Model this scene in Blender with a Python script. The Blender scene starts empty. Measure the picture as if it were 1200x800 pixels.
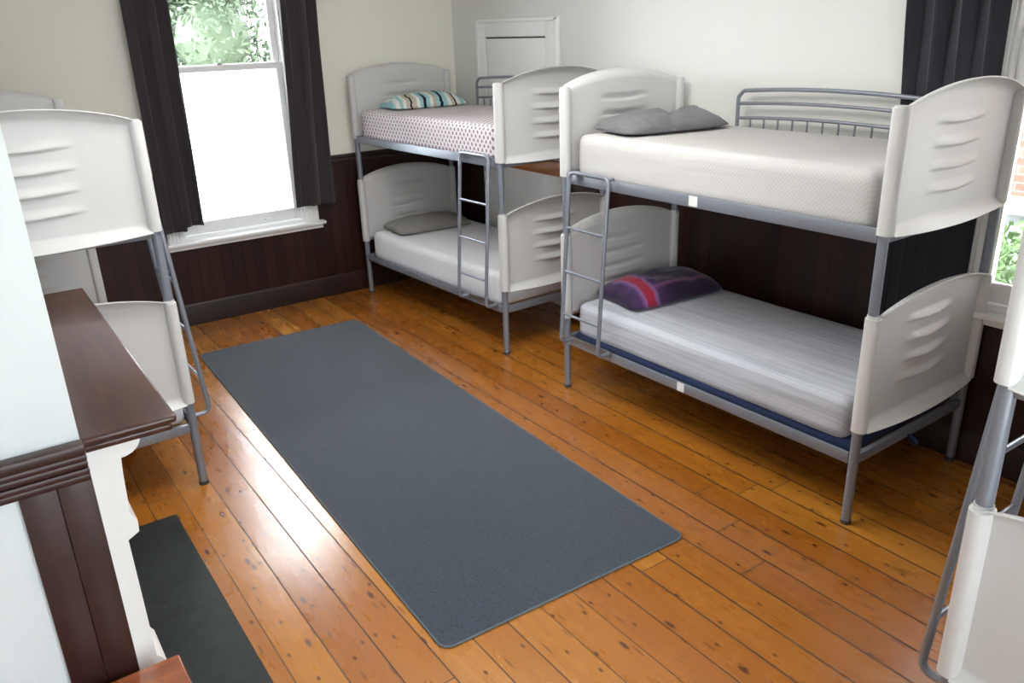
import bpy, bmesh, math, random
from mathutils import Vector, Matrix, noise
random.seed(7)
PI = math.pi
C = bpy.context.scene.collection
SC = bpy.context.scene

# ------------------------------------------------------------------ camera, world, exposure
CAM = (6.5972, -3.9822, 2.1607); PAN, TILT, ROLL, FPX = 34.2862, -21.1131, -2.0199, 952.63
def make_camera():
    p, t, r = [math.radians(a) for a in (PAN, TILT, ROLL)]
    fw = Vector((-math.cos(p)*math.cos(t), math.sin(p)*math.cos(t), math.sin(t)))
    rt = fw.cross(Vector((0, 0, 1))).normalized(); up = rt.cross(fw)
    rt2 = rt*math.cos(r) + up*math.sin(r); up2 = -rt*math.sin(r) + up*math.cos(r)
    m = Matrix((rt2, up2, -fw)).transposed().to_4x4(); m.translation = Vector(CAM)
    cd = bpy.data.cameras.new('camera'); cam = bpy.data.objects.new('camera', cd); C.objects.link(cam)
    cam.matrix_world = m; cd.sensor_width = 36; cd.lens = FPX/1200*36; cd.clip_start = .02
    SC.camera = cam
make_camera()
SKY = 40.0; GLOW = 6.0      # overcast sky, duller behind the camera (towards +X)
world = bpy.data.worlds.new('world'); SC.world = world; world.use_nodes = True
bg = world.node_tree.nodes['Background']; bg.inputs[0].default_value = (.90, .95, 1.0, 1); wt = world.node_tree
_tc = wt.nodes.new('ShaderNodeTexCoord'); _sx = wt.nodes.new('ShaderNodeSeparateXYZ'); wt.links.new(_tc.outputs['Generated'], _sx.inputs[0])
_mr = wt.nodes.new('ShaderNodeMapRange'); _mr.interpolation_type = 'SMOOTHSTEP'
for k, v in ((1, .35), (2, .95), (3, SKY), (4, GLOW)): _mr.inputs[k].default_value = v
wt.links.new(_sx.outputs[0], _mr.inputs[0]); wt.links.new(_mr.outputs[0], bg.inputs[1])
def portal(loc, rot, sx, sy):
    l = bpy.data.lights.new('sky_portal', 'AREA'); l.shape = 'RECTANGLE'; l.size = sx; l.size_y = sy; l.cycles.is_portal = True
    o = bpy.data.objects.new('sky_portal', l); C.objects.link(o); o.location = loc; o.rotation_euler = rot
portal((-.24, -2.06, 1.70), (0, -PI/2, 0), 2.0, 1.1)
portal((5.24, .24, 1.85), (-PI/2, 0, 0), 1.1, 2.0)
portal((7.36, -3.15, 1.75), (0, PI/2, 0), 2.0, 2.2)
def ceiling_fill(loc, sx, sy, power):
    l = bpy.data.lights.new('ceiling_fill_light', 'AREA'); l.shape = 'RECTANGLE'; l.size = sx; l.size_y = sy; l.energy = power; l.color = (1, .98, .95)
    o = bpy.data.objects.new('ceiling_fill_light', l); C.objects.link(o); o.location = loc
ceiling_fill((3.4, -2.2, 2.93), 1.5, 1.5, 60)  # unseen fill light, added under the ceiling to brighten the room
vs = SC.view_settings; vs.view_transform = 'Standard'; vs.look = 'None'; vs.gamma = 1; vs.use_curve_mapping = False
vs.exposure = 0.22
SC.display_settings.display_device = 'sRGB'
SC.cycles.use_denoising = True
SC.cycles.max_bounces = 10; SC.cycles.diffuse_bounces = 7; SC.cycles.transparent_max_bounces = 12
SC.cycles.sample_clamp_indirect = 12

# ------------------------------------------------------------------ material helpers
def lin(c): return tuple(((v/255)/12.92 if v/255 <= .04045 else ((v/255+.055)/1.055)**2.4) for v in c) + (1,)
class NT:
    def __init__(s, name):
        s.m = bpy.data.materials.new(name); s.m.use_nodes = True; s.t = s.m.node_tree
        s.b = s.t.nodes['Principled BSDF']; s.out = s.t.nodes['Material Output']
    def n(s, typ, **kw):
        nd = s.t.nodes.new(typ)
        for k, v in kw.items(): setattr(nd, k, v)
        return nd
    def link(s, a, b): s.t.links.new(a, b)
    def put(s, sock, v):
        if hasattr(v, 'is_linked') or isinstance(v, bpy.types.NodeSocket): s.link(v, sock)
        else: sock.default_value = v
    def math(s, op, a, b=0.0, c=0.0, clamp=False):
        nd = s.n('ShaderNodeMath', operation=op); nd.use_clamp = clamp
        s.put(nd.inputs[0], a); s.put(nd.inputs[1], b); s.put(nd.inputs[2], c); return nd.outputs[0]
    def mix(s, f, a, b, mode='MIX'):
        nd = s.n('ShaderNodeMix', data_type='RGBA', blend_type=mode)
        s.put(nd.inputs[0], f); s.put(nd.inputs[6], a); s.put(nd.inputs[7], b); return nd.outputs[2]
    def ramp(s, f, stops, interp='LINEAR'):
        nd = s.n('ShaderNodeValToRGB'); cr = nd.color_ramp; cr.interpolation = interp
        while len(cr.elements) < len(stops): cr.elements.new(.5)
        for e, (p, c) in zip(cr.elements, stops): e.position = p; e.color = c if len(c) == 4 else tuple(c)+(1,)
        s.put(nd.inputs[0], f); return nd.outputs[0]
    def coord(s, kind='Object'): return s.n('ShaderNodeTexCoord').outputs[kind]
    def xyz(s, v):
        nd = s.n('ShaderNodeSeparateXYZ'); s.link(v, nd.inputs[0]); return nd.outputs
    def comb(s, x=0.0, y=0.0, z=0.0):
        nd = s.n('ShaderNodeCombineXYZ'); s.put(nd.inputs[0], x); s.put(nd.inputs[1], y); s.put(nd.inputs[2], z); return nd.outputs[0]
    def scale(s, v, sc):
        nd = s.n('ShaderNodeMapping'); s.link(v, nd.inputs[0]); nd.inputs['Scale'].default_value = sc; return nd.outputs[0]
    def noise(s, v, sc, det=3, rough=.5, dist=0):
        nd = s.n('ShaderNodeTexNoise'); s.link(v, nd.inputs['Vector']); nd.inputs['Scale'].default_value = sc
        nd.inputs['Detail'].default_value = det; nd.inputs['Roughness'].default_value = rough; nd.inputs['Distortion'].default_value = dist
        return nd.outputs[0]
    def white(s, v):
        nd = s.n('ShaderNodeTexWhiteNoise', noise_dimensions='3D'); s.link(v, nd.inputs['Vector']); return nd
    def bump(s, h, strength=.2, dist=.01):
        nd = s.n('ShaderNodeBump'); nd.inputs['Strength'].default_value = strength; nd.inputs['Distance'].default_value = dist
        s.put(nd.inputs['Height'], h); s.link(nd.outputs[0], s.b.inputs['Normal'])
    def base(s, col, rough=.5, metal=0, spec=None, coat=0, coat_r=.1, sheen=0):
        s.put(s.b.inputs['Base Color'], col); s.put(s.b.inputs['Roughness'], rough); s.b.inputs['Metallic'].default_value = metal
        if spec is not None: s.b.inputs['Specular IOR Level'].default_value = spec
        s.b.inputs['Coat Weight'].default_value = coat; s.b.inputs['Coat Roughness'].default_value = coat_r
        s.b.inputs['Sheen Weight'].default_value = sheen
        return s.m

def m_paint(name, col, rough=.6, var=.04, sc=3, bump=.05, bsc=60, **kw):
    t = NT(name); v = t.coord(); n1 = t.noise(v, sc, 4)
    c = lin(col); d = tuple(x*(1-var*2.5) for x in c[:3])+(1,)
    t.base(t.mix(n1, d, c), rough, **kw); t.bump(t.noise(v, bsc, 3), bump, .004); return t.m

def m_floor():
    t = NT('varnished_pine_boards'); v = t.coord(); X, Y, Z = t.xyz(v)
    BW = .157
    yb = t.math('DIVIDE', t.math('ADD', Y, 2.742), BW); idx = t.math('FLOOR', yb); fr = t.math('FRACT', yb)
    w1 = t.white(t.comb(idx, 3.3, 0.0))
    xs = t.math('DIVIDE', t.math('ADD', X, t.math('MULTIPLY', w1.outputs[0], 9.0)), 3.3)
    ji = t.math('FLOOR', xs); jf = t.math('FRACT', xs)
    w2 = t.white(t.comb(idx, ji, 1.7))
    tone = w2.outputs[0]
    # seam masks
    sd = t.math('MINIMUM', fr, t.math('SUBTRACT', 1.0, fr))
    seamw = t.math('ADD', .010, t.math('MULTIPLY', w1.outputs[0], .018))
    seam = t.math('LESS_THAN', sd, seamw)
    jd = t.math('MINIMUM', jf, t.math('SUBTRACT', 1.0, jf)); jseam = t.math('LESS_THAN', jd, .0007)
    seam = t.math('MAXIMUM', seam, jseam)
    off = t.math('MULTIPLY', tone, 37.0)
    gx = t.math('ADD', X, off)
    warp = t.noise(t.comb(t.math('MULTIPLY', gx, 1.3), t.math('MULTIPLY', Y, 5.0), off), 1.0, 3)
    g1 = t.noise(t.comb(t.math('MULTIPLY', gx, .9), t.math('ADD', t.math('MULTIPLY', Y, 26.0), t.math('MULTIPLY', warp, 5.0)), off), 1.0, 5, .6)
    g2 = t.noise(t.comb(t.math('MULTIPLY', gx, 4.0), t.math('MULTIPLY', Y, 170.0), off), 1.0, 3, .6)
    blot = t.noise(v, 1.7, 4, .6)
    base = t.ramp(tone, [(0, lin((146, 86, 22))), (.35, lin((166, 104, 30))), (.7, lin((182, 122, 44))), (1, lin((154, 92, 24)))])
    c = t.mix(t.ramp(g1, [(.35, (0, 0, 0)), (.68, (1, 1, 1))]), t.mix(.34, base, lin((126, 62, 18))), base)
    c = t.mix(t.math('MULTIPLY', t.ramp(g2, [(.45, (0, 0, 0)), (.75, (1, 1, 1))]), .22), c, lin((120, 62, 20)))
    c = t.mix(t.math('MULTIPLY', t.ramp(blot, [(.45, (0, 0, 0)), (.75, (1, 1, 1))]), .25), c, lin((150, 84, 30)))
    # knots
    def knots(sx, sy, th, keep, seed):
        vo = t.n('ShaderNodeTexVoronoi', voronoi_dimensions='2D'); vo.inputs['Scale'].default_value = 1
        t.link(t.comb(t.math('ADD', t.math('MULTIPLY', gx, sx), seed), t.math('MULTIPLY', Y, sy), 0.0), vo.inputs['Vector'])
        k = t.ramp(vo.outputs['Distance'], [(th*.7, (1, 1, 1)), (th, (.5, .5, .5)), (th*1.35, (0, 0, 0))])
        cr = t.xyz(vo.outputs['Color']); return t.math('MULTIPLY', k, t.math('GREATER_THAN', cr[0], keep))
    k1 = knots(2.0, 5.5, .050, .50, 0.3); k2 = knots(5.0, 9.0, .058, .45, 4.0); k3 = knots(3.2, 21.0, .10, .72, 9.0)
    k = t.math('MAXIMUM', t.math('MAXIMUM', k1, k2), t.math('MULTIPLY', k3, .6))
    c = t.mix(t.math('MULTIPLY', k, .85), c, lin((58, 22, 8)))
    c = t.mix(t.math('MULTIPLY', seam, .93), c, lin((26, 12, 5)))
    scuff = t.noise(t.scale(v, (3, 9, 1)), 1.0, 3, .6)
    r = t.math('ADD', .20, t.math('MULTIPLY', scuff, .16)); r = t.math('ADD', r, t.math('MULTIPLY', seam, .3))
    t.base(c, r, spec=.5, coat=.5, coat_r=.19); t.link(t.math('MULTIPLY', t.math('SUBTRACT', 1.0, seam), .5), t.b.inputs['Coat Weight'])
    cup = t.math('MULTIPLY', t.math('MULTIPLY', sd, 1.0), .10)
    h = t.math('ADD', t.math('MULTIPLY', g1, .05), t.math('ADD', t.math('MULTIPLY', t.noise(v, 2.2, 2), .5), t.math('MULTIPLY', tone, .1)))
    h = t.math('SUBTRACT', t.math('ADD', h, cup), t.math('MULTIPLY', seam, .3))
    t.bump(h, .28, .012); return t.m

def m_wainscot():   # dark stained tongue and groove, boards run vertically, pattern along x+y
    t = NT('dark_stained_boards'); v = t.coord(); X, Y, Z = t.xyz(v)
    s = t.math('DIVIDE', t.math('ADD', X, Y), .088); idx = t.math('FLOOR', s); fr = t.math('FRACT', s)
    w = t.white(t.comb(idx, 1.0, 0.0)).outputs[0]
    g = t.noise(t.comb(t.math('MULTIPLY', t.math('ADD', X, Y), 60.0), w, t.math('MULTIPLY', Z, 1.5)), 1.0, 4, .6)
    c = t.mix(t.math('MULTIPLY', g, t.math('ADD', .3, w)), lin((24, 11, 8)), lin((62, 28, 18)))
    sd = t.math('MINIMUM', fr, t.math('SUBTRACT', 1.0, fr)); gr = t.math('LESS_THAN', sd, .04)
    c = t.mix(gr, c, lin((16, 8, 6)))
    t.base(c, .42, spec=.4)
    t.bump(t.math('SUBTRACT', 1.0, gr), .5, .004); return t.m

def m_wood(name, c0, c1, rough=.35, sc=(2, 30, 30), coat=0, spec=.5):
    t = NT(name); v = t.coord(); g = t.noise(t.scale(v, sc), 1.0, 5, .6, .3); b = t.noise(v, 3, 3)
    c = t.mix(t.ramp(g, [(.3, (0, 0, 0)), (.7, (1, 1, 1))]), lin(c0), lin(c1)); c = t.mix(t.math('MULTIPLY', b, .4), c, lin(c0))
    t.base(c, rough, coat=coat, spec=spec); t.bump(g, .06, .003); return t.m

def m_rug():
    t = NT('charcoal_carpet'); v = t.coord()
    n1 = t.noise(v, 170, 2, .7); n2 = t.noise(v, 420, 2, .6); n3 = t.noise(v, 2.5, 3)
    c = t.mix(t.ramp(n1, [(.36, (0, 0, 0)), (.64, (1, 1, 1))]), lin((18, 26, 37)), lin((50, 63, 79)))
    c = t.mix(t.math('MULTIPLY', t.ramp(n2, [(.5, (0, 0, 0)), (.7, (1, 1, 1))]), .35), c, lin((96, 104, 111)))
    c = t.mix(t.math('MULTIPLY', n3, .25), c, lin((44, 50, 56)))
    t.base(c, .9, spec=.2, sheen=.35); t.b.inputs['Sheen Roughness'].default_value = .5
    t.bump(n1, .6, .004); return t.m

def m_cloth(name, col, stripes=None, wr=.35, weave=300, rough=.85, dist=.012, sheen=.1):
    t = NT(name); v = t.coord(); X, Y, Z = t.xyz(v); c = lin(col)
    cc = c
    if stripes:
        n = t.noise(t.comb(t.math('MULTIPLY', X, .9), t.math('MULTIPLY', t.math('ADD', Y, Z), 55.0), 0.0), 1.0, 2, .5)
        cc = t.mix(t.ramp(n, [(.42, (0, 0, 0)), (.58, (1, 1, 1))]), c, lin(stripes))
    t.base(cc, rough, spec=.2, sheen=sheen)
    w1 = t.noise(t.comb(t.math('MULTIPLY', X, 1.6), t.math('MULTIPLY', t.math('ADD', Y, Z), 13.0), Z), 1.0, 4, .55, .6)
    w2 = t.noise(v, weave, 1)
    t.bump(t.math('ADD', w1, t.math('MULTIPLY', w2, .05)), wr, dist); return t.m

def m_pattern():    # white sheet with staggered plum-grey ovals
    t = NT('dotted_sheet'); v = t.coord(); X, Y, Z = t.xyz(v); k = 2*PI/.046
    S = t.math('ADD', Y, Z)
    a = t.math('MULTIPLY', t.math('COSINE', t.math('MULTIPLY', X, k)), t.math('COSINE', t.math('MULTIPLY', S, k*.8)))
    o = t.ramp(a, [(.18, (0, 0, 0)), (.32, (1, 1, 1))])
    nn = t.noise(v, 6, 2)
    dot = t.mix(nn, lin((122, 102, 122)), lin((164, 134, 146)))
    t.base(t.mix(o, lin((226, 220, 222)), dot), .85, spec=.2)
    t.bump(t.noise(t.scale(v, (2, 9, 9)), 1.0, 3), .3, .01); return t.m

def m_waffle():
    t = NT('waffle_sheet'); v = t.coord(); X, Y, Z = t.xyz(v); k = 2*PI/.022
    S = t.math('ADD', Y, Z)
    a = t.math('MULTIPLY', t.math('COSINE', t.math('MULTIPLY', X, k)), t.math('COSINE', t.math('MULTIPLY', S, k)))
    t.base(t.mix(t.ramp(a, [(.1, (0, 0, 0)), (.5, (1, 1, 1))]), lin((194, 192, 191)), lin((183, 181, 181))), .85, spec=.2)
    w1 = t.noise(t.comb(t.math('MULTIPLY', X, 1.2), t.math('MULTIPLY', S, 14.0), Z), 1.0, 4, .55, .5)
    t.bump(t.math('ADD', w1, t.math('MULTIPLY', a, .015)), .35, .012); return t.m

def m_pillow_stripes():
    t = NT('striped_pillowcase'); v = t.coord('Generated'); X, Y, Z = t.xyz(v)
    w = t.noise(v, 2.5, 2)
    f = t.math('ADD', Y, t.math('MULTIPLY', t.math('SUBTRACT', w, .5), .07))
    aq, wh, bk, be = lin((150, 194, 200)), lin((222, 222, 218)), lin((34, 30, 42)), lin((186, 178, 160))
    seq = [(0, aq), (.04, wh), (.09, aq), (.13, wh), (.17, be), (.215, bk), (.24, be), (.30, wh), (.34, aq), (.385, bk), (.42, aq), (.47, wh),
           (.51, be), (.56, aq), (.60, bk), (.64, aq), (.70, wh), (.75, be), (.79, bk), (.815, wh), (.87, aq), (.93, wh), (.955, bk), (.985, wh)]
    t.base(t.ramp(f, seq, 'CONSTANT'), .8, spec=.2); t.bump(t.noise(v, 5, 3), .3, .01); return t.m

def m_pillow_purple():
    t = NT('purple_tie_dye'); v = t.coord('Generated'); X, Y, Z = t.xyz(v)
    w = t.noise(v, 2.2, 3); fib = t.noise(t.scale(v, (70, 6, 6)), 1.0, 3)
    f = t.math('ADD', Y, t.math('MULTIPLY', t.math('SUBTRACT', w, .5), .07))
    dk, pu, lt, cr = lin((34, 20, 48)), lin((66, 36, 88)), lin((138, 96, 150)), lin((158, 24, 56))
    a = t.ramp(f, [(.0, dk), (.10, pu), (.145, lt), (.165, cr), (.235, cr), (.26, lt), (.29, pu), (.42, dk), (.85, dk), (1, pu)])
    g = t.math('ADD', X, t.math('MULTIPLY', t.math('SUBTRACT', w, .5), .10))
    l = t.ramp(g, [(.76, (0, 0, 0)), (.81, (1, 1, 1)), (.86, (0, 0, 0))])
    a = t.mix(t.math('MULTIPLY', t.math('MULTIPLY', l, t.math('GREATER_THAN', f, .25)), .6), a, lin((150, 88, 140)))
    a = t.mix(t.math('MULTIPLY', fib, .3), a, lin((40, 22, 52)))
    t.base(a, .7, spec=.3, sheen=.2); t.bump(t.noise(v, 5, 3), .35, .01); return t.m

def m_slate():
    t = NT('black_slate'); v = t.coord(); n = t.noise(v, 14, 6, .65); s = t.noise(v, 3, 2)
    X, Y, Z = t.xyz(v)
    j = t.math('LESS_THAN', t.math('ABSOLUTE', t.math('SUBTRACT', t.math('FRACT', t.math('DIVIDE', t.math('SUBTRACT', X, 2.85), .52)), .5)), .004)
    c = t.mix(n, lin((20, 24, 24)), lin((46, 52, 52)))
    sp = t.ramp(t.noise(v, 60, 2), [(.70, (0, 0, 0)), (.76, (1, 1, 1))])
    c = t.mix(t.math('MULTIPLY', sp, .25), c, lin((120, 120, 115)))
    c = t.mix(j, c, lin((10, 12, 12)))
    t.base(c, t.math('ADD', .36, t.math('MULTIPLY', s, .2)), spec=.3); t.bump(t.math('ADD', n, t.math('MULTIPLY', j, -2.0)), .4, .004); return t.m

def m_curtain(name, c0, c1):
    t = NT(name); v = t.coord(); n = t.noise(t.scale(v, (60, 60, 2)), 1.0, 3); f = t.noise(v, 300, 1)
    t.base(t.mix(n, lin(c0), lin(c1)), .75, spec=.25, sheen=.25); t.bump(f, .15, .003)
    return t.m

def m_glass(frost=False):
    t = NT('frosted_glass' if frost else 'clear_glass'); nt = t.t; nt.nodes.remove(t.b)
    gl = t.n('ShaderNodeBsdfGlossy'); gl.inputs['Roughness'].default_value = .3 if frost else .02
    fr = t.n('ShaderNodeFresnel'); fr.inputs['IOR'].default_value = 1.45
    mx = t.n('ShaderNodeMixShader'); tr = t.n('ShaderNodeBsdfTransparent')
    if frost:
        tl = t.n('ShaderNodeBsdfTranslucent'); v = t.coord(); n = t.noise(v, 5, 3)
        t.link(t.mix(n, (.90, .91, .92, 1), (.96, .97, .98, 1)), tl.inputs[0])
        m2 = t.n('ShaderNodeMixShader'); m2.inputs[0].default_value = .12
        t.link(tl.outputs[0], m2.inputs[1]); t.link(tr.outputs[0], m2.inputs[2]); inner = m2.outputs[0]
    else:
        tr.inputs[0].default_value = (.97, .98, .97, 1); inner = tr.outputs[0]
    t.link(fr.outputs[0], mx.inputs[0]); t.link(inner, mx.inputs[1]); t.link(gl.outputs[0], mx.inputs[2])
    t.link(mx.outputs[0], t.out.inputs[0]); return t.m

def m_brick():
    t = NT('orange_brick'); v = t.coord(); X, Y, Z = t.xyz(v)
    br = t.n('ShaderNodeTexBrick'); t.link(t.comb(t.math('ADD', X, Y), Z, 0.0), br.inputs['Vector'])
    br.inputs['Scale'].default_value = 1; br.inputs['Brick Width'].default_value = .24; br.inputs['Row Height'].default_value = .085
    br.inputs['Mortar Size'].default_value = .008
    br.inputs['Color1'].default_value = lin((84, 58, 46)); br.inputs['Color2'].default_value = lin((74, 46, 34)); br.inputs['Mortar'].default_value = lin((88, 80, 74))
    t.base(br.outputs[0], .9); return t.m

def m_leaf(name, c0, c1):
    t = NT(name); v = t.coord(); n = t.noise(v, 4, 3, .7)
    t.base(t.mix(n, lin(c0), lin(c1)), .6, spec=.3); t.b.inputs['Transmission Weight'].default_value = 0
    tl = t.n('ShaderNodeBsdfTranslucent'); t.link(t.mix(n, lin(c0), lin(c1)), tl.inputs[0])
    mx = t.n('ShaderNodeMixShader'); mx.inputs[0].default_value = .15
    t.link(t.b.outputs[0], mx.inputs[1]); t.link(tl.outputs[0], mx.inputs[2]); t.link(mx.outputs[0], t.out.inputs[0]); return t.m

M = dict(
    wall=m_paint('cream_wall_paint', (242, 240, 229), .75, .03, 1.5, .12, 25),
    breast=m_paint('daylit_wall_paint', (219, 226, 230), .7, .02, 1.2, .10, 25),  # bluish window light on the breast is mixed into this wall colour
    wallB=m_paint('off_white_wall_paint', (222, 223, 219), .75, .02, 1.2, .10, 25),
    ceil=m_paint('white_ceiling_paint', (236, 236, 232), .8),
    floor=m_floor(), wains=m_wainscot(),
    darkwood=m_wood('dark_brown_gloss_paint', (44, 21, 18), (58, 29, 25), .42, (3, 3, 20), coat=.1),
    darkstain=m_wood('dark_stained_trim', (24, 11, 8), (50, 22, 15), .4, (3, 3, 20)),
    mantel=m_wood('worn_mahogany_varnish', (50, 27, 23), (82, 46, 37), .34, (3, 25, 25), coat=.25),
    pine=m_wood('orange_pine', (160, 94, 42), (196, 128, 66), .35, (2, 26, 26)),
    chest=m_wood('orange_brown_varnish', (118, 56, 22), (158, 84, 38), .25, (20, 2, 20), coat=.4),
    gloss=m_paint('white_gloss_paint', (240, 241, 241), .35, .02, 3, .04, 20),
    plastic=m_paint('off_white_plastic', (206, 206, 206), .42, .015, 2, .02, 90),
    steel=m_paint('silver_grey_paint', (136, 141, 152), .34, .03, 8, .03, 200, metal=.35),
    rubber=m_paint('dark_grey_rubber', (60, 60, 64), .7),
    rug=m_rug(), slate=m_slate(),
    binding=m_paint('grey_binding_tape', (96, 104, 110), .9, .1, 120, .4, 300),
    sheet_white=m_cloth('white_cotton_sheet', (222, 223, 228), wr=.25),
    sheet_stripe=m_cloth('grey_striped_sheet', (186, 189, 197), (170, 174, 184), wr=.32),
    sheet_dot=m_pattern(), sheet_waffle=m_waffle(),
    navy=m_cloth('navy_mattress_cover', (34, 48, 82), wr=.2),
    p_grey=m_cloth('grey_pillowcase', (118, 117, 121), wr=.8, dist=.03), p_taupe=m_cloth('taupe_grey_pillowcase', (134, 132, 128), wr=.7, dist=.03),
    p_strip=m_pillow_stripes(), p_pur=m_pillow_purple(),
    curtA=m_curtain('charcoal_brown_curtain', (40, 35, 39), (58, 52, 56)), curtB=m_curtain('blue_black_curtain', (28, 28, 35), (42, 42, 50)),
    glass=m_glass(), frost=m_glass(True), brick=m_brick(),
    leafA=m_leaf('pale_green_leaves', (46, 58, 43), (76, 88, 70)), leafB=m_leaf('hedge_leaves', (46, 66, 38), (84, 104, 64)),
    bark=m_paint('bark', (96, 80, 64), .9), ground=m_paint('garden_ground', (176, 174, 166), .95, .1), stone=m_paint('grey_stone_capping', (98, 100, 102), .9),
    sticker=m_paint('white_paper_sticker', (226, 226, 224), .6), brass=m_paint('dull_metal', (150, 148, 145), .35, metal=.8),
    slat=m_paint('slat_plywood', (176, 150, 112), .7),
)

# ------------------------------------------------------------------ mesh helpers
def obj(name, bm, mat, parent=None, smooth=True, ang=40):
    bmesh.ops.recalc_face_normals(bm, faces=bm.faces)
    me = bpy.data.meshes.new(name); bm.to_mesh(me); bm.free()
    if smooth:
        me.shade_smooth(); me.set_sharp_from_angle(angle=math.radians(ang))
    o = bpy.data.objects.new(name, me); C.objects.link(o)
    for m in (mat if isinstance(mat, (list, tuple)) else [mat]): me.materials.append(m)
    if parent: o.parent = parent
    return o
def tag(o, label, cat, group=None, kind=None):
    o['label'] = label; o['category'] = cat
    if group: o['group'] = group
    if kind: o['kind'] = kind
    return o
def thing(name, label, cat, loc=(0, 0, 0), rz=0, group=None):
    o = bpy.data.objects.new(name, None); C.objects.link(o); o.location = loc; o.rotation_euler = (0, 0, rz); o.empty_display_size = .1
    return tag(o, label, cat, group)
def struct(name, bm, mat, parent=None, **k):
    o = obj(name, bm, mat, parent, **k)
    if parent is None: o['kind'] = 'structure'
    return o
def BM(): return bmesh.new()
def box(bm, x0, x1, y0, y1, z0, z1, bev=0, seg=2):
    vs = [bm.verts.new((x, y, z)) for x in (x0, x1) for y in (y0, y1) for z in (z0, z1)]
    f = [(0, 1, 3, 2), (4, 6, 7, 5), (0, 4, 5, 1), (2, 3, 7, 6), (0, 2, 6, 4), (1, 5, 7, 3)]
    fs = [bm.faces.new([vs[i] for i in q]) for q in f]
    bmesh.ops.recalc_face_normals(bm, faces=fs)
    if bev:
        es = list({e for q in fs for e in q.edges})
        bmesh.ops.bevel(bm, geom=es, offset=bev, segments=seg, affect='EDGES', profile=.5)
    return bm
def tube(bm, pts, r, seg=14, caps=True, bend=0, bseg=6):
    pts = [Vector(p) for p in pts]
    if bend:
        q = [pts[0]]
        for i in range(1, len(pts)-1):
            a, b, c = pts[i-1], pts[i], pts[i+1]; d1 = (a-b); d2 = (c-b)
            l = min(bend, d1.length*.49, d2.length*.49); p1 = b+d1.normalized()*l; p2 = b+d2.normalized()*l
            for k in range(bseg+1):
                s = k/bseg; q.append(p1*(1-s)**2 + b*2*s*(1-s) + p2*s*s)
        q.append(pts[-1]); pts = q
    rings = []; up = None
    for i, p in enumerate(pts):
        t = (pts[min(i+1, len(pts)-1)]-pts[max(i-1, 0)]).normalized()
        if up is None:
            up = t.orthogonal().normalized()
        up = (up-t*up.dot(t)).normalized(); sd = t.cross(up)
        rings.append([bm.verts.new(p+(up*math.cos(2*PI*k/seg)+sd*math.sin(2*PI*k/seg))*r) for k in range(seg)])
    for a, b in zip(rings, rings[1:]):
        for k in range(seg): bm.faces.new((a[k], a[(k+1) % seg], b[(k+1) % seg], b[k]))
    if caps: bm.faces.new(rings[0][::-1]); bm.faces.new(rings[-1])
    return bm
def sheet(bm, P, th):
    """closed thin shell from a grid of points, thickness th along the surface normal"""
    n, m = len(P)-1, len(P[0])-1; P = [[Vector(q) for q in r] for r in P]
    A = [[bm.verts.new(q) for q in r] for r in P]; B = []
    for i in range(n+1):
        r = []
        for j in range(m+1):
            u = P[min(i+1, n)][j]-P[max(i-1, 0)][j]; v = P[i][min(j+1, m)]-P[i][max(j-1, 0)]
            nn = u.cross(v); nn = nn.normalized() if nn.length > 1e-12 else Vector((1, 0, 0))
            r.append(bm.verts.new(P[i][j]+nn*th))
        B.append(r)
    for i in range(n):
        for j in range(m):
            bm.faces.new((A[i][j], A[i+1][j], A[i+1][j+1], A[i][j+1])); bm.faces.new((B[i][j+1], B[i+1][j+1], B[i+1][j], B[i][j]))
    for i in range(n):
        bm.faces.new((A[i][0], B[i][0], B[i+1][0], A[i+1][0])); bm.faces.new((A[i+1][m], B[i+1][m], B[i][m], A[i][m]))
    for j in range(m):
        bm.faces.new((A[0][j+1], B[0][j+1], B[0][j], A[0][j])); bm.faces.new((A[n][j], B[n][j], B[n][j+1], A[n][j+1]))
    return bm
def prism(bm, poly, axis, a, b):
    """extrude 2-D polygon (list of (p,q)) along axis from a to b; axis 0: (y,z), 1: (x,z), 2: (x,y)"""
    def P(p, q, t): return {0: (t, p, q), 1: (p, t, q), 2: (p, q, t)}[axis]
    A = [bm.verts.new(P(p, q, a)) for p, q in poly]; B = [bm.verts.new(P(p, q, b)) for p, q in poly]
    fs = [bm.faces.new(A), bm.faces.new(B)]
    n = len(poly)
    for i in range(n): fs.append(bm.faces.new((A[i], A[(i+1) % n], B[(i+1) % n], B[i])))
    bmesh.ops.recalc_face_normals(bm, faces=fs); return bm

# ------------------------------------------------------------------ room shell
RX, RY, RZ = 7.15, -4.55, 3.05
WA = dict(c=-2.06, z0=.70, z1=2.70)      # window in wall A (x=0)
WB = dict(c=5.24, z0=.83, z1=2.83)       # window in wall B (y=0)
HO = .50                                  # half opening
struct('floor', box(BM(), 0, RX, RY, 0, -.06, 0), M['floor'], smooth=False)
struct('ceiling', box(BM(), -.25, RX+.2, RY-.2, .25, RZ, RZ+.1), M['ceil'], smooth=False)
def holed_wall(name, axis, lo, hi, c, z0, z1, t0, t1, mat):
    bm = BM()
    for a, b, q, w in ((lo, c-HO, 0, RZ), (c+HO, hi, 0, RZ), (c-HO, c+HO, 0, z0), (c-HO, c+HO, z1, RZ)):
        if axis == 0: box(bm, t0, t1, a, b, q, w)
        else: box(bm, a, b, t0, t1, q, w)
    return struct(name, bm, mat, smooth=False)
holed_wall('wall_window_end', 0, RY-.2, .25, WA['c'], WA['z0'], WA['z1'], -.25, 0, M['wall'])
holed_wall('wall_long', 1, 0, RX+.2, WB['c'], WB['z0'], WB['z1'], 0, .25, M['wallB'])
bm = BM()      # wall behind the camera; its wide window is unseen, added for fill light
W3 = (-4.2, -2.15, .75, 2.75)
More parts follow.
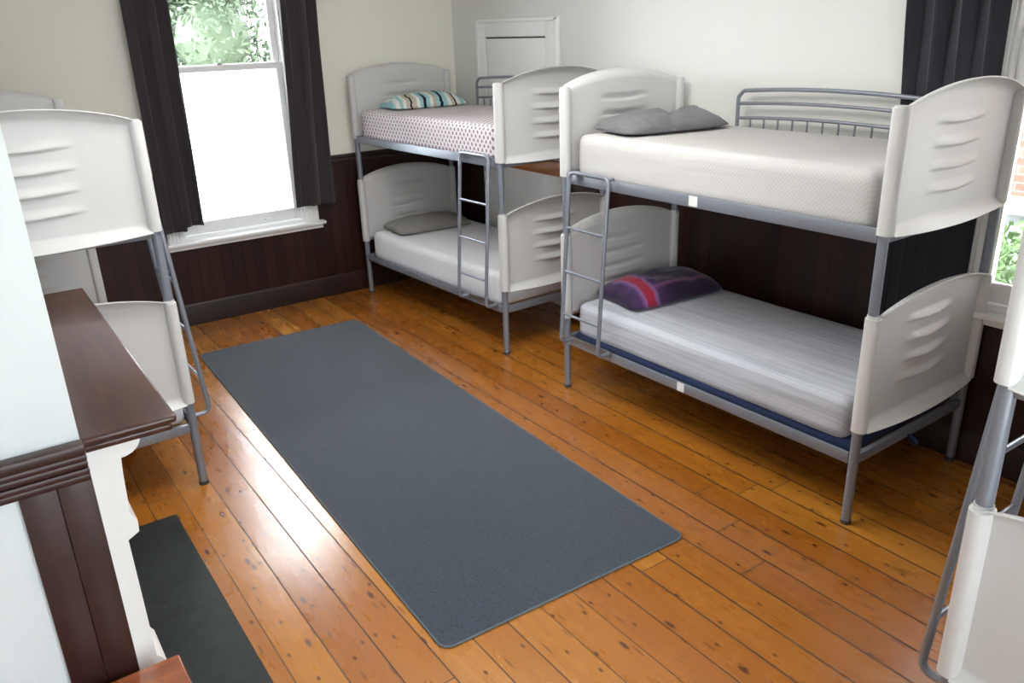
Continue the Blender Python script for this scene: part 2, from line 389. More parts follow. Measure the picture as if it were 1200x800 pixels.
for a, b, q, w in ((RY-.2, W3[0], 0, RZ), (W3[1], 0, 0, RZ), (W3[0], W3[1], 0, W3[2]), (W3[0], W3[1], W3[3], RZ)): box(bm, RX, RX+.2, a, b, q, w)
struct('wall_near_end', bm, M['wallB'], smooth=False)
struct('wall_chimney_side', box(BM(), 0, RX, RY-.2, RY, 0, RZ), M['wallB'], smooth=False)
BX0, BX1, BY = 2.78, 4.42, -3.852
struct('wall_chimney_breast', box(BM(), BX0, BX1, RY, BY, 0, RZ), M['breast'], smooth=False)
# wainscot
HW = 1.205
bm = BM(); box(bm, 0, .015, RY, WA['c']-.62, 0, HW-.05); box(bm, 0, .015, WA['c']+.62, 0, 0, HW-.05); box(bm, 0, .015, WA['c']-.62, WA['c']+.62, 0, WA['z0']-.08)
struct('trim_window_end_boards', bm, M['wains'], smooth=False)
bm = BM()
for a, b in ((RY, WA['c']-.62), (WA['c']+.62, -.02)):
    box(bm, 0, .035, a, b, HW-.03, HW, .006); box(bm, 0, .024, a, b, HW-.065, HW-.03, .006)
struct('trim_window_end_dado_rail', bm, M['darkstain'])
bm = BM(); box(bm, .016, .42, -.015, 0, 0, HW-.05); box(bm, 1.622, WB['c']-.62, -.015, 0, 0, HW-.05); box(bm, WB['c']+.62, RX, -.015, 0, 0, HW-.05); box(bm, WB['c']-.62, WB['c']+.62, -.015, 0, 0, WB['z0']-.08)
struct('trim_long_wall_boards', bm, M['wains'], smooth=False)
bm = BM()
for a, b in ((1.625, WB['c']-.62), (WB['c']+.62, RX)):
    box(bm, a, b, -.035, 0, HW-.03, HW, .006); box(bm, a, b, -.024, 0, HW-.065, HW-.03, .006)
box(bm, .036, .41, -.035, 0, HW-.03, HW, .006)
struct('trim_long_wall_dado_rail', bm, M['darkstain'])
def baseb(bm, axis, lo, hi):
    prof = [(0, 0), (.028, 0), (.028, .13), (.022, .145), (.022, .16), (.014, .175), (0, .18)]
    if axis == 0: prism(bm, [(x, z) for x, z in prof], 1, lo, hi)          # along y at x=0
    else: prism(bm, [(-x, z) for x, z in prof], 0, lo, hi)                  # along x at y=0
    return bm
struct('baseboard_window_end', baseb(BM(), 0, RY, -.03), M['darkstain'])
struct('baseboard_long_wall', baseb(baseb(BM(), 1, .0, .468), 1, 1.625, RX), M['darkstain'])
# chimney breast side: brown corner board and reeded dado rail
bm = BM(); box(bm, BX1, BX1+.018, BY-.078, BY+.004, 0, 1.115, .003); box(bm, BX1, BX1+.016, BY-.165, BY-.0785, 0, 1.115, .003)
struct('trim_chimney_corner_board', bm, M['darkwood'])
bm = BM()
for k, (z0, z1, t) in enumerate(((1.10, 1.122, .024), (1.122, 1.142, .034), (1.142, 1.162, .030), (1.162, 1.182, .038), (1.182, 1.213, .046))):
    box(bm, BX1, BX1+t, RY, BY+.004, z0, z1, .006)
struct('trim_chimney_dado_rail', bm, M['darkwood'])

# ------------------------------------------------------------------ sash windows (built in local frame: s along wall, d depth outwards, z)
def window(name, axis, c, z0, z1, meet):
    def B(bm, s0, s1, d0, d1, a, b, bev=.004):
        # d positive = outwards
        if axis == 0: return box(bm, -d1, -d0, c+s0, c+s1, a, b, bev)
        return box(bm, c+s0, c+s1, d0, d1, a, b, bev)
    bm = BM()
    for s in (-1, 1):   # fluted architrave
        e0, e1 = sorted((s*.50, s*.62)); B(bm, e0, e1, -.018, 0, z0-.02, z1+.12)
        for k in range(4):
            q = s*(.515+.027*k); a, b = sorted((q, q+s*.014)); B(bm, a, b, -.028, -.016, z0-.02, z1+.12, .004)
        e0, e1 = sorted((s*.485, s*.50)); B(bm, e0, e1, -.0, .2, z0-.02, z1)
    B(bm, -.62, .62, -.022, 0, z1, z1+.12); B(bm, -.5, .5, 0, .2, z1-.015, z1)
    fr = struct(name, bm, M['gloss'])
    bm = BM(); B(bm, -.66, .66, -.085, 0, z0-.045, z0-.015, .012); B(bm, -.64, .64, -.05, 0, z0-.08, z0-.045, .008); B(bm, -.5, .5, -.01, .22, z0-.04, z0+.005, .004)
    obj('window_sill', bm, M['gloss'], fr)
    bm = BM()   # lower sash (inner), upper sash (outer)
    zb = z0+.01
    for s in (-1, 1):
        a, b = sorted((s*.435, s*.485)); B(bm, a, b, .04, .08, zb, meet+.02)
    B(bm, -.435, .435, .04, .08, zb, zb+.095); B(bm, -.435, .435, .04, .08, meet-.025, meet+.02)
    lo = obj('lower_sash', bm, M['gloss'], fr)
    g = BM(); B(g, -.435, .435, .058, .062, zb+.09, meet-.02, 0); obj('pane', g, M['frost' if axis == 0 else 'glass'], lo, smooth=False)
    g = BM()
    for q in (-.2, .2): B(g, q-.025, q+.025, .022, .04, zb+.03, zb+.045, .005)
    obj('sash_lift', g, M['gloss'], lo)
    bm = BM()
    for s in (-1, 1):
        a, b = sorted((s*.435, s*.485)); B(bm, a, b, .085, .125, meet-.02, z1-.02)
    B(bm, -.435, .435, .085, .125, meet-.02, meet+.025); B(bm, -.435, .435, .085, .125, z1-.09, z1-.02)
    u = obj('upper_sash', bm, M['gloss'], fr)
    g = BM(); B(g, -.435, .435, .103, .107, meet+.02, z1-.085, 0); obj('pane', g, M['glass'], u, smooth=False)
    g = BM(); B(g, -.02, .02, .05, .09, meet+.02, meet+.035, .004); obj('sash_latch', g, M['brass'], lo)
    return fr
window('window_1', 0, WA['c'], WA['z0'], WA['z1'], 1.945)
window('window_2', 1, WB['c'], WB['z0'], WB['z1'], 2.07)

bm = BM()
ys = [W3[0], (W3[0]+W3[1])/2-.03, W3[1]-.06]
for a in ys: box(bm, RX+.05, RX+.10, a, a+.06, W3[2], W3[3], .004)
for z in (W3[2], 1.75, W3[3]-.05): box(bm, RX+.05, RX+.10, W3[0]+.06, W3[1]-.06, z, z+.05, .004)
fr = struct('fill_window', bm, M['gloss'])  # frame of the added window that lets in extra sky light
bm = BM(); box(bm, RX-.06, RX+.2, W3[0]-.05, W3[1]+.05, W3[2]-.04, W3[2], .006); obj('window_sill', bm, M['gloss'], fr)
bm = BM(); box(bm, RX+.072, RX+.076, W3[0]+.06, W3[1]-.06, W3[2]+.05, W3[3]-.05); obj('pane', bm, M['glass'], fr, smooth=False)

# ------------------------------------------------------------------ bunk beds.  local: x 0..L along the bed, y 0 (wall side) .. -W (room side)
L, W = 1.98, .924
S1B, S1T, S2B, S2T = .469, .997, 1.341, 1.838
def end_panel_bm(zb, zt):
    """outward = -x at x=0"""
    bm = BM(); n, m = 72, 132; H = .075; w0 = W-.03
    def outline(s):
        q = (1-s*s); return zb-.004-.012*q, zt+H*q**.9, .036+.026*q
    ribs = [zt-.078-.093*k for k in range(4)]
    grid = []
    for i in range(n+1):
        s = -1+2*i/n; lo, hi, D = outline(s); col = []
        for j in range(m+1):
            v = j/m; z = lo+(hi-lo)*v; zc_t = zt-.030+.055*(1-s*s); zc_b = zb+.035
            d = 0
            if z > zc_t: q = (z-zc_t)/(hi-zc_t+1e-6); d = D*(1-math.sqrt(max(0, 1-q*q)))if q < .999 else D
            if z < zc_b: q = min(1, (zc_b-z)/(zc_b-lo+1e-6)); d = D*(q**1.6)
            for zr in ribs:
                t = s*w0/2/.205
                if abs(t) < 1:
                    a = .5+.5*math.cos(PI*t); h = .027; e = (z-zr)/h-.25*(1-a)
                    if abs(e) < 1:
                        w = (e+.45)/.55 if e < -.45 else 0
                        q = (1-e)/1.45 if e > -.45 else 1+w
                        q = max(0, min(1, q)); q = q*q*(3-2*q); d += .021*a**.55*q*(1 if e > -.45 else 1)
            col.append((-d-.004, -W/2+s*w0/2, z))
        grid.append(col)
    sheet(bm, grid, .0045)
    # side sleeves round the posts (rounded D section)
    for cy in (0, -W):
        sec = []
        for k in range(20):
            a = 2*PI*k/20; x = math.cos(a); y = math.sin(a)
            X = (.028*abs(x)**.8)*(1 if x > 0 else -1); Yv = (.029*abs(y)**.8)*(1 if y > 0 else -1)
            if X < 0: X *= 1.42
            sec.append((X, cy+Yv))
        prism(bm, sec, 2, zb, zt)
        rim = [f for f in bm.faces if len(f.verts) == 20 and abs(f.calc_center_median().z-zt) < 1e-4 and abs(f.calc_center_median().y-cy) < .02]
        bmesh.ops.bevel(bm, geom=list({e for f in rim for e in f.edges}), offset=.007, segments=2, affect='EDGES')
    return bm
def build_bed(side):
    """side: 0 ladder near x=0, 1 ladder near x=L"""
    P = {}
    r = thing('bunk_bed', 'x', 'bunk bed')
    # posts, each with its foot cap
    for i, (px, py) in enumerate(((0, 0), (L, 0), (0, -W), (L, -W))):
        po = obj('post', tube(BM(), [(px, py, .012), (px, py, S2T-.02)], .0215, 20), M['steel'], r)
        obj('foot_cap', tube(BM(), [(px, py, 0), (px, py, .018)], .0235, 20), M['rubber'], po)
        b = tube(BM(), [(px, py-.024 if py else py+.024, 1.14), (px, py-.018 if py else py+.018, 1.14)], .007, 8); obj('bolt', b, M['brass'], po)
        t = tube(BM(), [(px, py, S1T+.001), (px, py, S1T+.006)], .024, 20); obj('collar', t, M['plastic'], po)
    for zb, zt in ((S1B, S1T), (S2B, S2T)):
        for e in (0, 1):
            bm = end_panel_bm(zb, zt)
            if e:
                bmesh.ops.transform(bm, matrix=Matrix.Translation((L, 0, 0)) @ Matrix.Scale(-1, 4, (1, 0, 0)), verts=bm.verts)
            obj('end_panel', bm, M['plastic'], r, ang=50)
    for z0, z1 in ((.302, .357), (1.305, 1.366)):
        for y in (0, -W):
            s = 1 if y else -1
            bm = BM(); a, b = sorted((y-s*.016, y-s*.002)); box(bm, .02, L-.02, a, b, z0, z1, .004)     # L angle: upright leaf
            a, b = sorted((y-s*.002, y+s*.032)); box(bm, .02, L-.02, a, b, z0, z0+.006, .002)
            sr = obj('side_rail', bm, M['steel'], r); sr['front'] = 1 if y else 0; P[(z0, y)] = sr
        for x in (0, L):
            bm = BM(); box(bm, x-.014, x+.014, -W+.02, -.02, z0+.002, z1-.006, .004)
            obj('end_rail', bm, M['steel'], r)
        bm = BM()
        for k in range(13): x = .12+k*(L-.24)/12; box(bm, x-.032, x+.032, -W+.004, -.004, z0+.0065, z0+.018, .003)
        box(bm, .1, L-.1, -W/2-.012, -W/2+.012, z0-.006, z0+.0065, .002)
        obj('slat_base', bm, M['slat'], r)
    # ladder
    u0, u1 = (.075, .405) if side == 0 else (L-.405, L-.075)
    y0, yb = -W-.030, -W-.125
    pts = lambda u: [(u, -W-.0, .375), (u, -W-.09, .362), (u, yb, .395), (u, y0, 1.33), (u, -W-.022, 1.385)]
    bm = BM()
    loop = [(u0, -W-.018, .352), (u0, -W-.112, .352), (u0, y0-.006, 1.378), (u1, y0-.006, 1.378), (u1, -W-.112, .352), (u1, -W-.018, .352)]
    tube(bm, loop, .0125, 12, bend=.045)
    la = obj('ladder', bm, M['steel'], r)
    for z in (1.06, .80, .54):
        f = (z-.352)/(1.378-.352); yy = (-W-.112)*(1-f)+(y0-.006)*f
        obj('rung', tube(BM(), [(u0, yy, z), (u1, yy, z)], .0085, 12), M['steel'], la)
    bm = BM(); box(bm, u0-.02, u1+.02, -W-.030, -W-.0165, .335, .368, .004)
    obj('ladder_bracket', bm, M['brass'], la)
    for u in (u0, u1):
        bm = BM(); tube(bm, [(u, y0-.004, 1.372), (u, -W-.005, 1.378), (u, -W+.012, 1.345)], .0065, 8, bend=.012); obj('ladder_hook', bm, M['steel'], la)
    # guard rail on the wall side
    g0, g1 = .475, 1.62; yy = -.012; mid = (g0+g1)/2
    arc = lambda z, h, a=g0, b=g1: [(a+(b-a)*k/16, yy, z+h*(1-((2*k/16-1))**2)) for k in range(17)]
    bm = BM(); tube(bm, [(g0, yy, 1.33), (g0, yy, 1.74)] + arc(1.776, .020, g0+.035, g1-.035) + [(g1, yy, 1.74), (g1, yy, 1.33)], .0115, 12, bend=.012)
    gu = obj('guard_rail', bm, M['steel'], r)
    for z in (1.703, 1.622): obj('crossbar', tube(BM(), arc(z, .018), .0095, 10), M['steel'], gu)
    for k in range(1, 12):
        x = g0+.095*k; q = (x-mid)/(g1-mid); obj('baluster', tube(BM(), [(x, yy, 1.34), (x, yy, 1.622+.018*(1-q*q))], .0058, 8), M['steel'], gu)
    return r
def copy_tree(o, parent=None):
    c = o.copy(); C.objects.link(c); c.parent = parent
    for ch in [x for x in bpy.data.objects if x.parent == o and x != c]: copy_tree(ch, c)
    return c
def place(o, loc, deg, label): o.location = loc; o.rotation_euler = (0, 0, math.radians(deg)); o['label'] = label; o['group'] = 'four matching metal and plastic bunk beds'
b3a = math.radians(1.45); b3o = (.6376+L*math.cos(b3a)+W*math.sin(b3a), -3.2896+L*math.sin(b3a)-W*math.cos(b3a), 0)
bedL = build_bed(0); bedR = build_bed(1)
bed2, bed3, bed1, bed4 = bedL, copy_tree(bedL), bedR, copy_tree(bedR)
B1 = ((.1242, -.1691+.0, 0), 2.86); B2 = ((2.8376, -.0838, 0), 1.074); B3 = (b3o, 181.45); B4 = ((6.738, -.045, 0), -90)
# the fitted origins are the wall-side posts
place(bed1, *B1, 'white and silver bunk bed in the corner, dotted sheet on its top mattress')
place(bed2, *B2, 'white and silver bunk bed beside the dark curtain, purple pillow on its lower mattress')
place(bed3, *B3, 'white and silver bunk bed between the window and the dark mantelpiece')
place(bed4, *B4, 'white and silver bunk bed cut off by the right edge of the photo')
for (b, zc, u, w) in ((bed2, 1.3365, .992, .055), (bed2, .330, .966, .05)):
    bm = BM(); box(bm, u-w/2, u+w/2, -W-.0175, -W-.0158, zc-.024, zc+.026, .0004, 1); obj('paper_sticker', bm, M['sticker'], b)
for o in bpy.data.objects:
    if 'front' in o: del o['front']

# ------------------------------------------------------------------ mattresses
def soft_box(x0, x1, y0, y1, z0, z1, r=.035, n=(70, 34, 8), amp=.004, seed=0, sag=0, rtop=None):
    bm = BM(); nx, ny, nz = n; V = {}
    cx, cy, cz = (x0+x1)/2, (y0+y1)/2, (z0+z1)/2; hx, hy, hz = (x1-x0)/2, (y1-y0)/2, (z1-z0)/2
    def vert(i, j, k):
        key = (i, j, k)
        if key in V: return V[key]
        p = Vector((-hx+2*hx*i/nx, -hy+2*hy*j/ny, -hz+2*hz*k/nz))
        rr = min(r, hz*.95)
        q = Vector((max(-hx+rr, min(hx-rr, p.x)), max(-hy+rr, min(hy-rr, p.y)), max(-hz+rr, min(hz-rr, p.z))))
        d = p-q
        if d.length > 1e-9: p = q+d.normalized()*rr
        w = noise.noise(Vector((p.x*2.2+seed, p.y*3, p.z*4)))*amp + noise.noise(Vector((p.x*5+seed, p.y*16+p.z*16, seed)))*amp*.5
        nrm = (d.normalized() if d.length > 1e-9 else Vector((0, 0, 1 if p.z > 0 else -1)))
        if p.z > -hz+.02: p = p+nrm*w
        if p.z > 0: p.z -= sag*(1-(p.x/hx)**2)*(1-(p.y/hy)**2)
        V[key] = bm.verts.new((cx+p.x, cy+p.y, cz+p.z)); return V[key]
    for i in range(nx):
        for j in range(ny):
            for k in (0, nz): bm.faces.new((vert(i, j, k), vert(i+1, j, k), vert(i+1, j+1, k), vert(i, j+1, k)))
    for i in range(nx):
        for k in range(nz):
            for j in (0, ny): bm.faces.new((vert(i, j, k), vert(i+1, j, k), vert(i+1, j, k+1), vert(i, j, k+1)))
    for j in range(ny):
        for k in range(nz):
            for i in (0, nx): bm.faces.new((vert(i, j, k), vert(i, j+1, k), vert(i, j+1, k+1), vert(i, j, k+1)))
    return bm
def at(bed, x, y, z):
    (ox, oy, oz), deg = bed; a = math.radians(deg)
    return (ox+x*math.cos(a)-y*math.sin(a), oy+x*math.sin(a)+y*math.cos(a), z)
ZL, ZU = .3205, 1.3235
def mattress(bed, z, h, mat, label, seed, base=None, group='fitted single mattresses on the bunks', **k):
    t = thing('mattress', label, 'mattress', at(bed, 0, 0, z), math.radians(bed[1]), group)
    zb = .0
    if base:
        obj('mattress_base', soft_box(.055, L-.035, -W+.018, -.02, 0, .07, .02, (30, 14, 3), .0015, seed), base, t); zb = .045
    obj('fitted_sheet', soft_box(.075, L-.07, -W+.012, -.025, zb, h, seed=seed, **k), mat, t, ang=80)
    return t
mattress(B1, ZU, .245, M['sheet_dot'], 'mattress in white sheet with plum dots on the corner bunk top', 1.3, r=.04)
mattress(B1, ZL, .245, M['sheet_white'], 'plain white lower mattress of the corner bunk under the taupe pillow', 2.1, r=.05)
mattress(B2, ZU, .262, M['sheet_waffle'], 'off-white textured sheet on mattress of upper bunk beside the dark curtain', 3.7, r=.05, sag=.012)
mattress(B2, ZL, .262, M['sheet_stripe'], 'grey pinstriped sheet over navy mattress base under the purple pillow', 4.4, base=M['navy'], r=.05, amp=.006, sag=.008)
mattress(B3, ZU, .21, M['sheet_white'], 'upper white mattress of bunk between window and mantelpiece', 5.2)
mattress(B3, ZL, .21, M['sheet_white'], 'lower white mattress of bunk between window and mantelpiece', 6.1)
mattress(B4, ZU, .21, M['sheet_white'], 'upper white mattress of bunk at the right edge of the photo', 7.5)
mattress(B4, ZL, .21, M['sheet_white'], 'lower white mattress of bunk at the right edge of the photo', 8.8)

sm = [o for o in bpy.data.objects if o.name.startswith('mattress_base')][0]
obj('strap', tube(BM(), [(L-.06, -.52, .012), (L+.03, -.50, -.012), (L+.055, -.485, -.035), (L+.035, -.475, -.06), (L+.01, -.47, -.05)], .007, 8, bend=.02), M['navy'], sm)

# ------------------------------------------------------------------ pillows (local x = depth along bed, y = long axis)
def pillow_bm(a, b, t, seed, wr=.012, crease=None, slump=0):
    bm = BM(); n, m = 40, 56; top, bot = [], []
    for side in (1, -1):
        g = []
        for i in range(n+1):
            row = []
            for j in range(m+1):
                x = -1+2*i/n; y = -1+2*j/m
                px = a*x*(1-.07*(1-y*y)*abs(x)**3) ; py = b*y*(1-.05*(1-x*x)*abs(y)**3)
                px *= 1-.10*abs(y)**6; py *= 1-.08*abs(x)**6
                f = (max(0, 1-abs(x)**2.4)*max(0, 1-abs(y)**3.0))**.55
                z = t*f*(.80 if side > 0 else -.20)
                if side > 0:
                    w = noise.noise(Vector((px*9+seed, py*7, seed)))*wr*1.3 + noise.noise(Vector((px*22, py*18+seed, 3)))*wr*.5
                    z += w*f
                    edge = max(abs(x), abs(y))
                    z += .006*math.sin(9*math.atan2(y, x)+seed)*max(0, edge-.6)*f*3
                    if crease is not None:
                        c0, ca, dep = crease; dd = (y-c0)*math.cos(ca)+x*math.sin(ca); z -= dep*math.exp(-(dd/.10)**2)*f
                z += slump*(x if slump > 0 else 0)*.0
                row.append((px, py, z+t*.20))
            g.append(row)
        (top if side > 0 else bot).extend(g)
    V = {}
    def v(s, i, j):
        e = i in (0, n) or j in (0, m); key = (0 if e else s, i, j)
        if key not in V: V[key] = bm.verts.new((top if s > 0 else bot)[i][j])
        return V[key]
    for s in (1, -1):
        for i in range(n):
            for j in range(m): bm.faces.new((v(s, i, j), v(s, i+1, j), v(s, i+1, j+1), v(s, i, j+1)))
    return bm
def pillow(bed, x, y, z, deg, a, b, t, mat, label, seed, tilt=0, **k):
    o = obj('pillow', pillow_bm(a, b, t, seed, **k), mat, ang=180); o.location = at(bed, x, y, z)
    o.rotation_euler = (0, math.radians(tilt), math.radians(bed[1]+deg)); o['group'] = 'pillows on the bunks'; tag(o, label, 'pillow'); return o
pillow(B2, .30, -.46, ZU+.255, -10, .20, .37, .12, M['p_grey'], 'creased grey pillow on the off-white upper bunk', 1.1, crease=(.15, .35, .022), wr=.026)
pillow(B2, .29, -.42, ZL+.250, -6, .22, .37, .15, M['p_pur'], 'purple pillow with crimson band on the grey lower mattress', 5.1)
pillow(B1, .28, -.42, ZU+.238, -8, .19, .35, .12, M['p_strip'], 'aqua, white and black striped pillow on the dotted sheet', 2.2)
pillow(B1, .30, -.48, ZL+.238, -6, .21, .36, .12, M['p_taupe'], 'taupe grey pillow on the white lower bunk in the corner', 3.3)

# ------------------------------------------------------------------ rug
def rug():
    w, l, r = 1.2385, 3.706, .05
    t = thing('rug', 'long charcoal carpet rug with bound edges on the pine floor', 'rug', (.7718, -1.5204, 0), math.radians(-1.695))
    def outline(o):
        pts = []
        for cx, cy, a0 in ((l-r, -r, 0), (r, -r, 90), (r, -w+r, 180), (l-r, -w+r, 270)):
            for k in range(9): a = math.radians(a0+k*90/8); pts.append((cx+(r+o)*math.cos(a), cy+(r+o)*math.sin(a)))
        return pts
    bm = BM(); prism(bm, outline(-.004), 2, 0.001, .009); obj('carpet', bm, M['rug'], t, smooth=False)
    ps = outline(-.003); ps = [(x, y, .0055) for x, y in ps]; ps.append(ps[0])
    obj('bound_edge', tube(BM(), ps, .005, 8, caps=False), M['binding'], t)
rug()

# ------------------------------------------------------------------ white cupboard with timber top, and the wall hatch above it
t = thing('boarded_recess', 'white boarded recess front with orange timber ledge, under the wall hatch', 'cupboard', (0, 0, 0))
bm = BM(); box(bm, .49, 1.60, -.054, -.001, .0, 1.060, .004); obj('body', bm, M['gloss'], t)
bm = BM(); box(bm, .472, 1.618, -.060, -.001, 1.061, 1.172, .006); obj('timber_ledge', bm, M['pine'], t)
t = thing('wall_hatch', 'white painted hatch with moulded frame on the wall above the corner bunk', 'hatch', (0, 0, 0))
bm = BM()
hx0, hx1, hz0, hz1 = .425, 1.535, 1.174, 2.22
for a, b, c, d in ((hx0, hx0+.115, hz0, hz1), (hx1-.16, hx1, hz0, hz1), (hx0+.115, hx1-.16, hz1-.13, hz1)):
    box(bm, a, b, -.024, -.001, c, d, .004)
box(bm, hx0-.004, hx0+.02, -.036, -.001, hz0, hz1+.006, .006); box(bm, hx1-.045, hx1+.004, -.036, -.001, hz0, hz1+.006, .008); box(bm, hx0, hx1, -.036, -.001, hz1-.02, hz1+.01, .006)
obj('frame', bm, M['gloss'], t)
bm = BM(); box(bm, hx0+.121, hx1-.164, -.014, -.001, hz0, hz1-.142, .003); d = obj('door', bm, M['gloss'], t)
bm = BM(); box(bm, hx0+.124, hx1-.167, -.010, -.001, hz1-.1415, hz1-.1305); obj('door_gap_shade', bm, M['rubber'], t)  # dark strip painted in for the shade in the gap over the door
bm = BM(); box(bm, hx0+.108, hx0+.134, -.030, -.0235, 1.86, 1.95, .003); tube(bm, [(hx0+.121, -.031, 1.855), (hx0+.121, -.031, 1.955)], .005, 8); obj('hinge', bm, M['gloss'], d)

# ------------------------------------------------------------------ fireplace surround and hearth
t = thing('fireplace_surround', 'white fireplace surround with dark mahogany mantel shelf on the chimney breast', 'fireplace', (3.6, BY, 0))
t.location = (0, 0, 0)
MX0, MX1, MYF = 2.84, 4.395, -3.608
bm = BM()
box(bm, MX0, MX1, BY+.002, MYF, 1.172, 1.196, .010, 3); box(bm, MX0+.012, MX1-.008, BY+.002, MYF-.014, 1.150, 1.172, .008, 3)
obj('mantel_shelf', bm, M['mantel'], t)
def cheek(x0, x1):
    bm = BM(); y = BY+.002
    # side profile in (y,z): plinth, shaft, stepped cap, corbel
    q = [(y, 0), (y+.084, 0), (y+.084, .40), (y+.070, .425), (y+.060, .435), (y+.058, .845), (y+.068, .850), (y+.090, .862), (y+.092, .898), (y+.078, .925), (y+.083, 1.05), (y+.087, 1.098)]
    q += [(y+.087+.057*math.sin(a), 1.149-.050*math.cos(a)) for a in [PI/2*k/8 for k in range(0, 9)]]
    q += [(y, 1.149)]
    prism(bm, q, 0, x0, x1); return bm
obj('pilaster', cheek(4.19, 4.36), M['gloss'], t, ang=30); obj('pilaster', cheek(2.87, 3.04), M['gloss'], t, ang=30)
bm = BM(); box(bm, 3.041, 4.189, BY+.002, BY+.07, .95, 1.149, .004); obj('frieze', bm, M['gloss'], t)
bm = BM(); box(bm, 3.041, 3.2, BY+.002, BY+.04, 0.013, .949, .003); box(bm, 4.03, 4.189, BY+.002, BY+.04, .013, .949, .003); obj('inner_slip', bm, M['gloss'], t)
bm = BM(); box(bm, 3.201, 4.029, BY+.002, BY+.02, .013, .949, .003); obj('fire_board', bm, M['rubber'], t)
bm = BM(); box(bm, 2.85, 4.40, BY+.127, -3.436, -.0, .012, .003); box(bm, 3.045, 4.185, BY+.003, BY+.127, 0, .012, .0)
tag(obj('hearth', bm, M['slate'], smooth=False), 'black slate hearth slab set into the floor in front of the fireplace', 'hearth')

# low wooden chest against the chimney breast side, only its top corner is in view
t = thing('wooden_chest', 'orange-brown wooden chest top at the foot of the brown chimney corner board', 'chest', (4.474, -3.742, 0))
bm = BM(); box(bm, 0.0, .62, -.46, 0, .472, .50, .008, 3); obj('lid', bm, M['chest'], t)
bm = BM(); box(bm, .014, .60, -.446, -.012, .04, .471, .003); obj('body', bm, M['chest'], t)
for x in (.03, .56):
    for y in (-.43, -.06): obj('foot', box(BM(), x, x+.03, y, y+.03, 0, .0395, .003), M['chest'], t)

# ------------------------------------------------------------------ curtains
def curtain_bm(axis, path, z0f, z1, depth, nf, off, seed, out):
    """path(t in 0..1, zf 0..1)-> s position; folds stand off the wall"""
    bm = BM(); n, m = 150, 46; g = []
    for i in range(n+1):
        t = i/n; col = []
        for j in range(m+1):
            zf = j/m; z = z0f(t)*(1-zf)+z1*zf
            s = path(t, zf)
            ph = 2*PI*nf*t+seed+.5*math.sin(3*zf+seed)
            am = depth*(.55+.45*math.sin(1.7*ph*.37+seed))*(.45+.55*(1-zf))+.012
            d = off+am*math.sin(ph)+.010*noise.noise(Vector((t*9, zf*4, seed)))
            s += .012*math.sin(ph*2+1)*(1-zf*.5)
            if axis == 1:      # pressed flat to the wall where the bunk stands, fuller above it
                u = max(0, min(1, (z-1.75)/.5)); d = (.037+.006*math.sin(ph)*(.6+.4*math.sin(ph*.31)))*(1-u)+(d+.022)*u
            col.append((d, s, z) if axis == 0 else (s, -d, z))
        g.append(col)
    return sheet(bm, g, .003)
ROD_A, ROD_B = 2.86, 2.98
lerp = lambda a, b, t: a+(b-a)*t
hem = lambda t: .775 if t < .60 else .815
o = obj('curtain', curtain_bm(0, lambda t, zf: lerp(-2.72, lerp(-2.405, -2.39, zf), t), lambda t: .78+(.03 if t > .58 else 0)*1.0, ROD_A-.03, .020, 2.2, .10, .4, 1), M['curtA'], ang=180)
tag(o, 'charcoal curtain hanging on the window side nearest the mantelpiece bunk', 'curtain', 'dark curtains')
o = obj('curtain', curtain_bm(0, lambda t, zf: lerp(lerp(-1.655, -1.56, zf), lerp(-1.315, -1.28, zf), t), lambda t: .83, ROD_A-.03, .024, 2.0, .10, 2.0, 1), M['curtA'], ang=180)
tag(o, 'charcoal curtain hanging on the window side nearest the corner bunk', 'curtain', 'dark curtains')
o = obj('curtain', curtain_bm(1, lambda t, zf: lerp(4.29, 4.745, t), lambda t: .66, ROD_B-.03, .032, 3.6, .062, 1.0, 1), M['curtB'], ang=180)
tag(o, 'blue-black curtain behind the bunk with the purple pillow', 'curtain', 'dark curtains')
def rod(name, axis, lo, hi, z, off, label):
    t = thing(name, label, 'curtain rod')
    P = (lambda s, d, zz: (d, s, zz)) if axis == 0 else (lambda s, d, zz: (s, -d, zz))
    obj('pole', tube(BM(), [P(lo, off, z), P(hi, off, z)], .012, 12), M['steel'], t)
    for s in (lo+.06, hi-.06): obj('bracket', tube(BM(), [P(s, 0, z), P(s, off, z)], .008, 8), M['steel'], t)
rod('curtain_rod', 0, -2.9, -1.2, ROD_A-.01, .10, 'silver curtain rod above the frosted window')
rod('curtain_rod', 1, 4.1, 6.3, ROD_B-.01, .075, 'silver curtain rod above the window beside the blue-black curtain')

t = thing('fill_light_housing', 'unseen square fill light housing added at the ceiling above the rug', 'ceiling light', (3.4, -2.2, 2.935))  # made-up housing for the added fill light, out of view
bm = BM(); box(bm, -.8, .8, -.8, .8, .012, .114, .01); obj('housing', bm, M['gloss'], t)

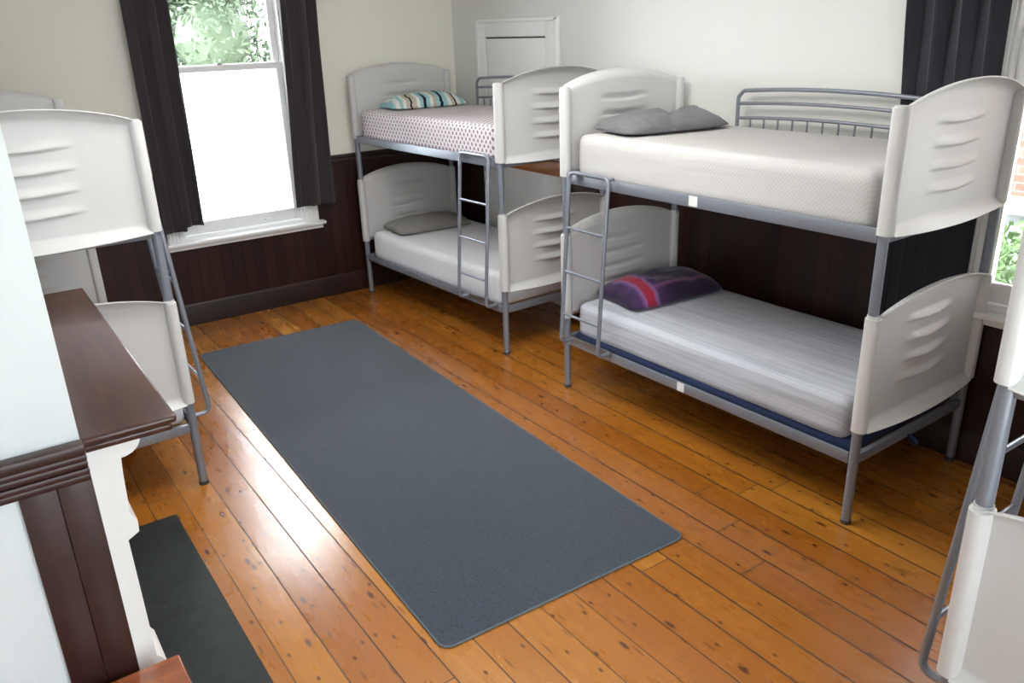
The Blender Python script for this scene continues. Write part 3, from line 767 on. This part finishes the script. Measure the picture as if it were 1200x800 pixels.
# ------------------------------------------------------------------ outdoors
GZ = -.5
bm = BM(); box(bm, -14, -.26, -14, 14, GZ-.1, GZ); box(bm, -.26, 16, .26, 14, GZ-.1, GZ); box(bm, 7.4, 16, -14, .26, GZ-.1, GZ)
o = obj('garden_ground', bm, M['ground'], smooth=False); o['kind'] = 'structure'
def leaves(bm, n, sampler, sz):
    for _ in range(n):
        p = Vector(sampler()); d = Vector((random.gauss(0, 1), random.gauss(0, 1), random.gauss(0, 1))).normalized(); e = d.orthogonal().normalized()
        e = Matrix.Rotation(random.uniform(0, 6.28), 3, d) @ e; f = d.cross(e); l = sz*random.uniform(.6, 1.4); w = l*.45
        v = [bm.verts.new(p+q) for q in (-e*l, f*w+d*w*.2, e*l, -f*w+d*w*.2)]; bm.faces.new(v)
def tree(loc, R, H, n, label, mat, sz=.07):
    t = thing('tree', label, 'tree', loc, 0, None)
    obj('trunk', tube(BM(), [(0, 0, 0), (.06, .05, H*.25), (0, 0, H*.45)], .11, 10), M['bark'], t)
    cl = [(Vector((random.uniform(-1, 1)*R*.8, random.uniform(-1, 1)*R, random.uniform(.25, 1)*H)), random.uniform(.35, .65)*R) for _ in range(34)]
    def smp():
        c, r = random.choice(cl); d = Vector((random.gauss(0, 1), random.gauss(0, 1), random.gauss(0, 1))).normalized()
        return c+d*r*random.uniform(.58, 1.05)
    bm = BM(); leaves(bm, n, smp, sz)
    for c, r in cl: bmesh.ops.create_icosphere(bm, subdivisions=2, radius=r*.60, matrix=Matrix.Translation(c))
    for v in bm.verts: v.co += Vector((noise.noise(v.co*2.3), noise.noise(v.co*2.1+Vector((5, 1, 2))), noise.noise(v.co*2.7)))*.06
    obj('foliage', bm, mat, t, smooth=False)
tree((-5.2, -.5, GZ), 1.5, 5.4, 60000, 'pale green leafy tree seen through the clear upper sash pane', M['leafA'], .042)
# hedge, stone ledge, brick house outside the second window
bm = BM(); box(bm, -1.0, 9.0, 5.0, 8.0, GZ, 5.2); hs = thing('brick_house', 'orange brick house seen through the window beside the blue-black curtain', 'house')
obj('wall', bm, M['brick'], hs, smooth=False)
bm = BM(); box(bm, -1.2, 9.2, 4.8, 8.2, 5.201, 5.35); obj('roof', bm, M['stone'], hs, smooth=False)
bm = BM(); box(bm, 1.2, 9.0, 3.05, 3.35, GZ, .62); box(bm, 1.15, 9.05, 2.98, 3.42, .62, .69, .01)
tag(obj('garden_wall', bm, M['stone'], smooth=False), 'low garden wall with grey stone capping behind the hedge', 'wall')
bm = BM(); leaves(bm, 9000, lambda: (random.uniform(3.6, 8.0), random.uniform(1.6, 2.4), GZ+random.random()**.6*1.15+.12*random.random()), .045)
tag(obj('hedge', bm, M['leafB'], smooth=False), 'leafy green hedge outside the window beside the blue-black curtain', 'hedge')
